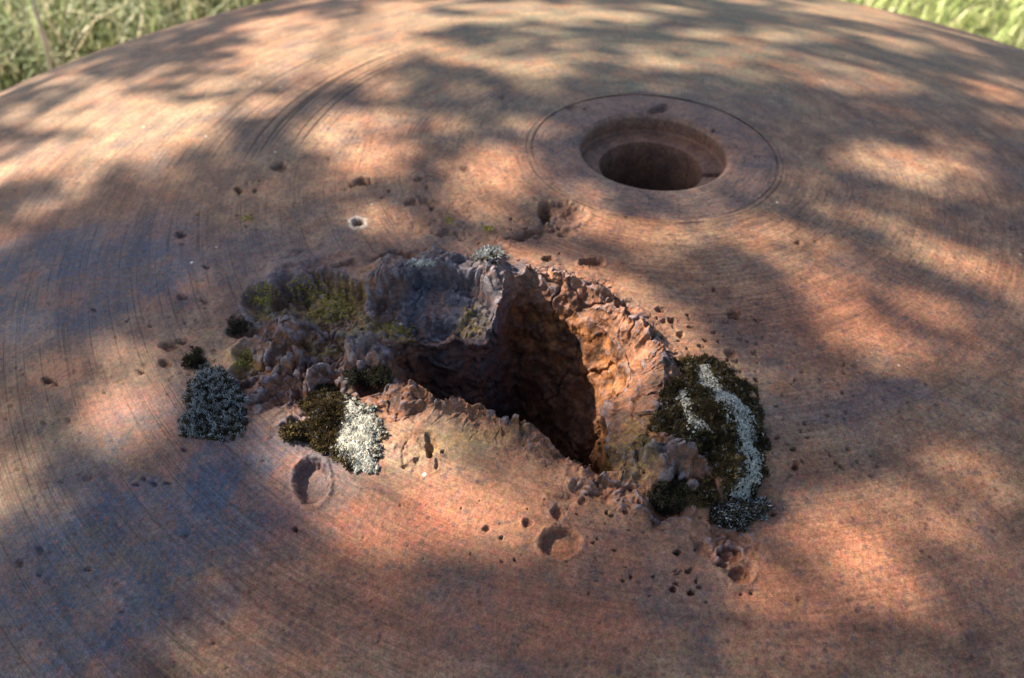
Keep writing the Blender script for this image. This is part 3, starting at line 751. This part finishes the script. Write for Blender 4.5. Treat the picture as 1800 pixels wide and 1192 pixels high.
# the big cushion on the right with its two pale streaks
A_SH = [(1262, 730, 78, 80, -25), (1302, 800, 44, 90, 0), (1215, 710, 58, 56, 0), (1188, 738, 54, 26, 0), (1275, 790, 40, 60, 0), (1240, 660, 62, 30, 20), (1240, 872, 22, 22, 0)]
STREAK = [('s', [(1238, 668), (1278, 712), (1305, 760), (1318, 810), (1302, 862)], 24), (1312, 830, 22, 40, 0), ('s', [(1200, 702), (1215, 730), (1232, 758)], 13)]
PATCHB = [(632, 765, 46, 64, -5), (612, 715, 16, 26, 0), (640, 815, 24, 24, 0)]
oA, lA, mA = moss('biggest dark olive moss cushion with two pale grey streaks, right of the hole', A_SH, 1.8, 6500, 3.3, 0.85, OLIVE, 0.04, bare=STREAK, wob=1.8)
crust(None, STREAK[:2], 5200, 0.52, mat=M_CRUST, parent=oA, lift0=lA)
crust(None, STREAK[2:], 1000, 0.5, mat=M_CRUST, parent=oA, lift0=lA)
moss('frosted dark moss at the lower end of the pale streak, right of the hole', [(1290, 905, 44, 26, 0), (1332, 900, 22, 16, 0)], 2.5, 900, 4.0, 1.4, DARK, 0.35)
moss('dark brown moss filling the hollow under the rust lump right of the hole', [(1180, 872, 44, 32, 10)], 1.5, 800, 2.6, 1.2, DARK, 0.0)
# sunlit cushion in front on the left: olive half and pale half
oB, lB, mB = moss('olive moss cushion with a bright cream crust on its right half', [(590, 745, 62, 62, 0), (575, 720, 40, 42, 0), (630, 770, 44, 60, 0)], 2.2, 3000, 3.6, 1.0, OLIVE, 0.02, leaves=6, bare=PATCHB, wob=1.8)
crust(None, PATCHB, 5200, 0.56, mat=M_CRUST, parent=oB, lift0=lB)
moss('small olive moss sprig left of the cream crusted cushion', [(515, 765, 18, 13, 0)], 1.5, 130, 4.0, 1.8, OLIVE, 0.0)
moss('grey frosted moss cushion with white hair tips, leftmost of the moss', [(375, 690, 50, 42, 0), (378, 735, 62, 40, 0), (352, 745, 34, 28, 0)], 1.8, 1300, 3.8, 1.1, DARK, 0.55, (0.66, 0.68, 0.69), 0.9, 6, 1.8)
moss('small blackish tuft just behind the frosted moss cushion', [(340, 636, 26, 15, 0)], 0.6, 190, 5.0, 1.4, DARK, 0.0, wob=2.0)
moss('dark moss wedged in the slot under the blue grey rust lump', [(650, 662, 46, 18, 0)], 2.5, 700, 3.0, 1.3, DARK, 0.05)
moss('tiny frosted moss tuft on the far rim of the hole', [(862, 450, 34, 11, 0)], 1.5, 420, 4.0, 1.2, DARK, 0.75, FROST, 0.7)
moss('dark moss in the small hollow at the left end of the torn metal', [(422, 572, 26, 16, 0)], 0.2, 300, 1.5, 1.2, DARK, 0.0)
crust('pale grey crust on the far rim beside the tiny frosted tuft', [(740, 463, 24, 8, 0)], 420, 0.7, 0.8, M_CRUST)
GY = 'yellow green lichen in the torn hollows'
crust('largest yellow green lichen patch, lining the wide hollow left of the hole', [(600, 520, 52, 36, -10), (545, 508, 50, 30, 0), (590, 550, 60, 22, 0)], 2600, 0.55, 0.3, M_YELLOW, group=GY, thr=0.2)
crust('yellow green lichen in the narrow hollow at the left edge of the torn metal', [(462, 518, 34, 26, 0)], 800, 0.55, 0.3, M_YELLOW, group=GY, thr=0.2)
crust('yellow green lichen behind the grey frosted moss cushion', [(430, 634, 30, 14, -15)], 350, 0.55, 0.3, M_YELLOW, group=GY, thr=0.2)
crust('yellow green lichen on the ledge above the dark side of the hole', [(695, 577, 42, 14, 8)], 500, 0.55, 0.3, M_YELLOW, group=GY, thr=0.2)
for lb, sh in [('small yellow lichen dot on the plate, leftmost of three', (433, 384, 12, 7, 0)), ('small yellow lichen dot on the plate, middle of three', (790, 387, 11, 7, 0)), ('small yellow lichen dot nearest the pit below the socket', (859, 402, 10, 6, 0))]:
    crust(lb, [sh], 60, 0.7, 0.3, M_YELLOW, group='yellow lichen dots on the bare plate', wob=0.4)

# ================================================================ GROUND AND GRASS
GZ = -0.52
gv = []; n_ = 60
gx = np.linspace(-30, 30, n_); gxx, gyy = np.meshgrid(gx, gx + 8)
gzz = GZ + 0.03 * fbm(np.stack([gxx.ravel(), gyy.ravel(), 0 * gxx.ravel()], 1).astype(np.float32), 0.6, 2, 700).reshape(gxx.shape)
gi = np.arange(n_ * n_).reshape(n_, n_)
gq = np.stack([gi[:-1, :-1], gi[:-1, 1:], gi[1:, 1:], gi[1:, :-1]], 2).reshape(-1, 4)
ground = mesh_obj('ground', np.stack([gxx.ravel(), gyy.ravel(), gzz.ravel()], 1), gq, M_LAWN)
tag(ground, kind='structure', label='grassy ground behind the dome')

def blades(name, pts, lens, widths, cols, bend):
    n = len(pts); seg = 3
    a = rng.uniform(0, 6.28, n); dirx = np.stack([np.cos(a), np.sin(a), 0 * a], 1); side = np.stack([-np.sin(a), np.cos(a), 0 * a], 1)
    Vv = np.zeros((n, 2 * seg + 1, 3)); Cc = np.ones((n, 2 * seg + 1, 4))
    for s_ in range(seg + 1):
        t = s_ / seg
        c0 = pts + np.array([0, 0, 1.0]) * (lens * (t - 0.35 * bend * t * t))[:, None] + dirx * (lens * bend * t * t * 0.8)[:, None]
        w = (widths * (1 - 0.55 * t ** 1.5))[:, None]
        if s_ < seg:
            Vv[:, 2 * s_] = c0 - side * w * 0.5; Vv[:, 2 * s_ + 1] = c0 + side * w * 0.5
            Cc[:, 2 * s_, :3] = Cc[:, 2 * s_ + 1, :3] = cols
        else:
            Vv[:, 2 * seg] = c0; Cc[:, 2 * seg, :3] = cols
    o6 = np.arange(n)[:, None] * (2 * seg + 1)
    tri = [(0,1,3),(0,3,2),(2,3,5),(2,5,4),(4,5,6)]
    F = (o6[:, :, None] + np.array(tri)[None]).reshape(-1, 3)
    return mesh_obj(name, Vv.reshape(-1, 3), F, M_GRASS, smooth=False, attr={'tint': Cc.reshape(-1, 4)})

def scatter(n, az0, az1, d0, d1):
    az = np.radians(rng.uniform(az0, az1, n)); dd = np.sqrt(rng.uniform(d0 ** 2, d1 ** 2, n))
    x = CAM_LOC[0] + np.sin(az) * dd; y = CAM_LOC[1] + np.cos(az) * dd
    k = np.hypot(x, y) > 1.45
    return np.stack([x[k], y[k], np.full(k.sum(), GZ)], 1)
# tall wild grass on the left
p1 = scatter(26000, -48, -8, 1.5, 5.5)
n1 = len(p1)
clump = fbm(p1.astype(np.float32), 4.0, 2, 710)
pal = np.array([(0.13, 0.16, 0.06), (0.19, 0.22, 0.10), (0.30, 0.29, 0.16), (0.09, 0.11, 0.045), (0.40, 0.34, 0.22), (0.26, 0.28, 0.16)])
c1 = 1.5 * pal[rng.integers(0, 6, n1)] * rng.uniform(0.7, 1.3, (n1, 1))
g1 = blades('tall_grass', p1, rng.uniform(0.16, 0.36, n1) * (1 + 0.35 * clump), rng.uniform(0.003, 0.008, n1), c1, rng.uniform(0.2, 1.3, n1))
tag(g1, 'tall mixed green and straw coloured grass behind the left edge of the dome', 'grass', kind='stuff')
# short lawn on the right
p2 = scatter(34000, 0, 48, 1.6, 7.0)
n2 = len(p2)
c2 = np.array([(0.30, 0.34, 0.12), (0.38, 0.39, 0.17), (0.24, 0.29, 0.10), (0.44, 0.41, 0.22)])[rng.integers(0, 4, n2)] * rng.uniform(1.1, 1.8, (n2, 1))
g2 = blades('lawn_grass', p2, rng.uniform(0.03, 0.08, n2), rng.uniform(0.005, 0.010, n2), c2, rng.uniform(0.3, 1.0, n2))
tag(g2, 'short sunny lawn grass behind the right edge of the dome', 'grass', kind='stuff')

# ---- the tree whose leaves dapple the dome (it stands to the left, out of the picture)
def tube(pts, rad, ns=10):
    pts = np.array(pts, float); n = len(pts); Vv = []
    for i in range(n):
        t = pts[min(i + 1, n - 1)] - pts[max(i - 1, 0)]; t /= np.linalg.norm(t)
        a = np.cross(t, [0.2, 0.1, 1.0] if abs(t[2]) < 0.9 else [1, 0, 0]); a /= np.linalg.norm(a); b = np.cross(t, a)
        for k in range(ns):
            an = 2 * math.pi * k / ns; Vv.append(pts[i] + rad[i] * (math.cos(an) * a + math.sin(an) * b))
    F = [(i * ns + k, i * ns + (k + 1) % ns, (i + 1) * ns + (k + 1) % ns, (i + 1) * ns + k) for i in range(n - 1) for k in range(ns)]
    return np.array(Vv), np.array(F)
tree = bpy.data.objects.new('tree', None); scene.collection.objects.link(tree); tree.location = (0, 0, 0)
tag(tree, 'leafy tree beyond the left edge whose leaves dapple the dome with shade', 'tree')
tv, tf = tube([(-2.9, 2.65, GZ - 0.1), (-2.88, 2.63, 0.3), (-2.8, 2.6, 1.2), (-2.75, 2.55, 2.2), (-2.6, 2.5, 3.4)], [0.16, 0.13, 0.115, 0.10, 0.06], 14)
mesh_obj('trunk', tv, tf, M_BARK, tree)

# patches of sun on the dome, as seen in the photograph: place, half axes, tilt, how open
LIGHT = [(290,215,150,46,-14,1),(600,75,200,50,-14,1),(610,225,100,28,0,.9),(50,292,110,26,-18,.9),(885,108,105,18,0,.8),(870,298,85,38,-10,1),(1565,152,90,16,0,.9),(1720,158,80,14,0,.8),
 (1590,292,110,20,0,1),(1220,405,220,24,4,.9),(1400,480,150,20,6,.75),(1660,450,120,36,10,.9),(1640,560,190,22,-6,.8),(1560,640,180,22,-6,.75),(1460,950,110,76,-30,1),(1700,850,170,44,-20,.9),(1660,960,130,40,-20,.5),
 (640,925,130,34,-12,.85),(830,850,120,30,10,.7),(225,712,70,30,-20,.75),(470,775,60,28,-20,.8),(615,765,90,76,0,1.2),(130,1140,140,12,-45,.85),(10,840,40,26,0,.6),(1120,600,130,80,35,1.2),(1000,560,120,80,35,1.2),(900,540,80,60,30,1.1),(1302,850,32,44,0,1),
 (640,1070,90,36,-20,.4),(1500,22,140,16,6,.9),(1400,62,110,12,0,.7),(1600,75,110,12,6,.8),(150,180,110,22,-20,.7),(420,165,80,16,-20,.3),(640,380,80,18,0,.6),(1130,640,45,36,0,1),(770,930,170,44,4,1),(1560,1010,150,40,-20,.8),
 (60,430,80,14,0,.5),(1000,25,180,18,0,.8),(1250,1010,80,30,0,.4),(230,1010,50,10,-45,.4),(740,760,60,34,0,.6),(1180,335,120,14,0,.55),(480,60,60,30,0,.8),(1180,95,330,34,0,.3),(1330,120,120,20,0,.4)]
def shade_wanted(u, v):
    o = np.zeros(len(u))
    for a in LIGHT:
        o = np.maximum(o, a[5] * np.exp(-0.75 * ell(a[0], a[1], a[2], a[3], a[4], u, v) ** 2.4))
    return np.clip(0.93 - 1.15 * o, 0.0, 1)
NL = 36000
tx = rng.uniform(-1.05, 0.75, NL); ty = rng.uniform(-0.62, 0.75, NL)
tp = sphere(tx, ty); lu, lv = project(tp)
pr = shade_wanted(lu, lv)
vis = (lu > -150) & (lu < 1950) & (lv > -80) & (lv < 1300)
pr = np.where(vis, pr, 0.4)
DEEP = [(1165,800,55,36,0),(330,560,150,50,0),(200,540,200,50,0),(60,1020,110,60,-40),(330,1010,110,70,-40),(20,700,60,40,0),(160,420,120,24,0),(30,620,120,40,0),(250,900,300,100,-35),(80,500,240,60,0),(40,440,90,18,0),(420,890,100,50,-40),(1150,250,120,40,0),(1330,230,60,40,0),(1450,720,280,30,-6),(560,530,150,80,0),(760,500,60,50,0),(900,1140,500,45,0),(330,400,250,40,0),(250,860,60,60,0),(60,900,100,60,0),(500,1080,120,60,0),(1550,220,160,14,0),(1150,1100,260,60,0),(740,520,60,60,0),(1420,260,80,20,0),(1250,940,60,30,0)]
dk = np.zeros(NL)
for a in DEEP: dk = np.maximum(dk, 1 - ss(0.7, 1.1, ell(*a, u=lu, v=lv)))
pr = np.maximum(pr, 0.8 * dk * (dk > 0.5)); dens = 0.33 * (1 + 1.2 * dk)
ok = rng.random(NL) < np.where(pr > 0.8, 1.0, pr ** 1.5) * dens
tp = tp[ok]; nl = len(tp)
Ld = np.clip(rng.normal(2.9, 0.3, nl), 2.2, 3.7)
lc = tp + TO_SUN[None] * Ld[:, None]
e1 = rng.normal(0, 1, (nl, 3)); e1 /= np.linalg.norm(e1, axis=1)[:, None]
nn2 = TO_SUN[None] * 0.9 + rng.normal(0, 0.45, (nl, 3)); nn2 /= np.linalg.norm(nn2, axis=1)[:, None]
e1 -= nn2 * (e1 * nn2).sum(1)[:, None]; e1 /= np.linalg.norm(e1, axis=1)[:, None]; e2 = np.cross(nn2, e1)
ll = rng.uniform(0.013, 0.022, nl)[:, None]
shape = [(-1, 0), (-0.45, 0.5), (0.25, 0.55), (1, 0), (0.25, -0.55), (-0.45, -0.5)]
lvv = np.stack([lc + e1 * ll * a + e2 * ll * b + nn2 * ll * (-0.18 * a * a) for a, b in shape], 1).reshape(-1, 3)
o6 = np.arange(nl)[:, None, None] * 6
lf = (o6 + np.array([(0, 1, 5, 4), (1, 2, 4, 5)])[None] * 0 + np.array([(0, 1, 4, 5), (1, 2, 3, 4)])[None]).reshape(-1, 4)
cr = mesh_obj('crown', lvv, lf, M_LEAF, tree, smooth=False); cr['kind'] = 'stuff'
mid_c = lc.mean(0)
for k in range(7):                                        # limbs reaching into the crown
    tgt = lc[rng.integers(nl)]
    if k == 0: tgt = mid_c
    st0 = np.array([-2.78, 2.58, 1.3 + 0.15 * k]); md = (st0 + tgt) / 2 + np.array([0, 0, 0.18])
    v_, f_ = tube([st0, (st0 + md) / 2 + [0, 0, .05], md, (md + tgt) / 2, tgt], [0.035, 0.020, 0.009, 0.005, 0.002], 8)
    mesh_obj('limb', v_, f_, M_BARK, tree)

# ---- two dry stalks that stand clear of the grass at the far left
def stalk(label, a, b, dist, r):
    pts = []
    for (px, py) in (a, ((a[0] + b[0]) / 2 + 3, (a[1] + b[1]) / 2), b):
        dv = np.array([px - 900, 596 - py, -FPX]); dv = CAM_ROT @ (dv / np.linalg.norm(dv)); pts.append(CAM_LOC + dv * dist)
    pts[-1] = pts[-1] + (pts[-1] - pts[0]) * 1.2
    while pts[-1][2] > GZ: pts[-1] = pts[-1] - np.array([0, 0, 0.05])
    v_, f_ = tube(pts, [r * 0.8, r, r], 8)
    tag(mesh_obj('grass_stalk', v_, f_, M_STRAW), label, 'grass stalk', 'dry stalks in the tall grass')
stalk('thick pale dry stalk standing in the grass at the top left', (48, -40), (82, 118), 1.55, 0.0032)
stalk('thin pale dry stalk crossing beside the thick one, top left', (58, 20), (100, 115), 1.6, 0.0022)
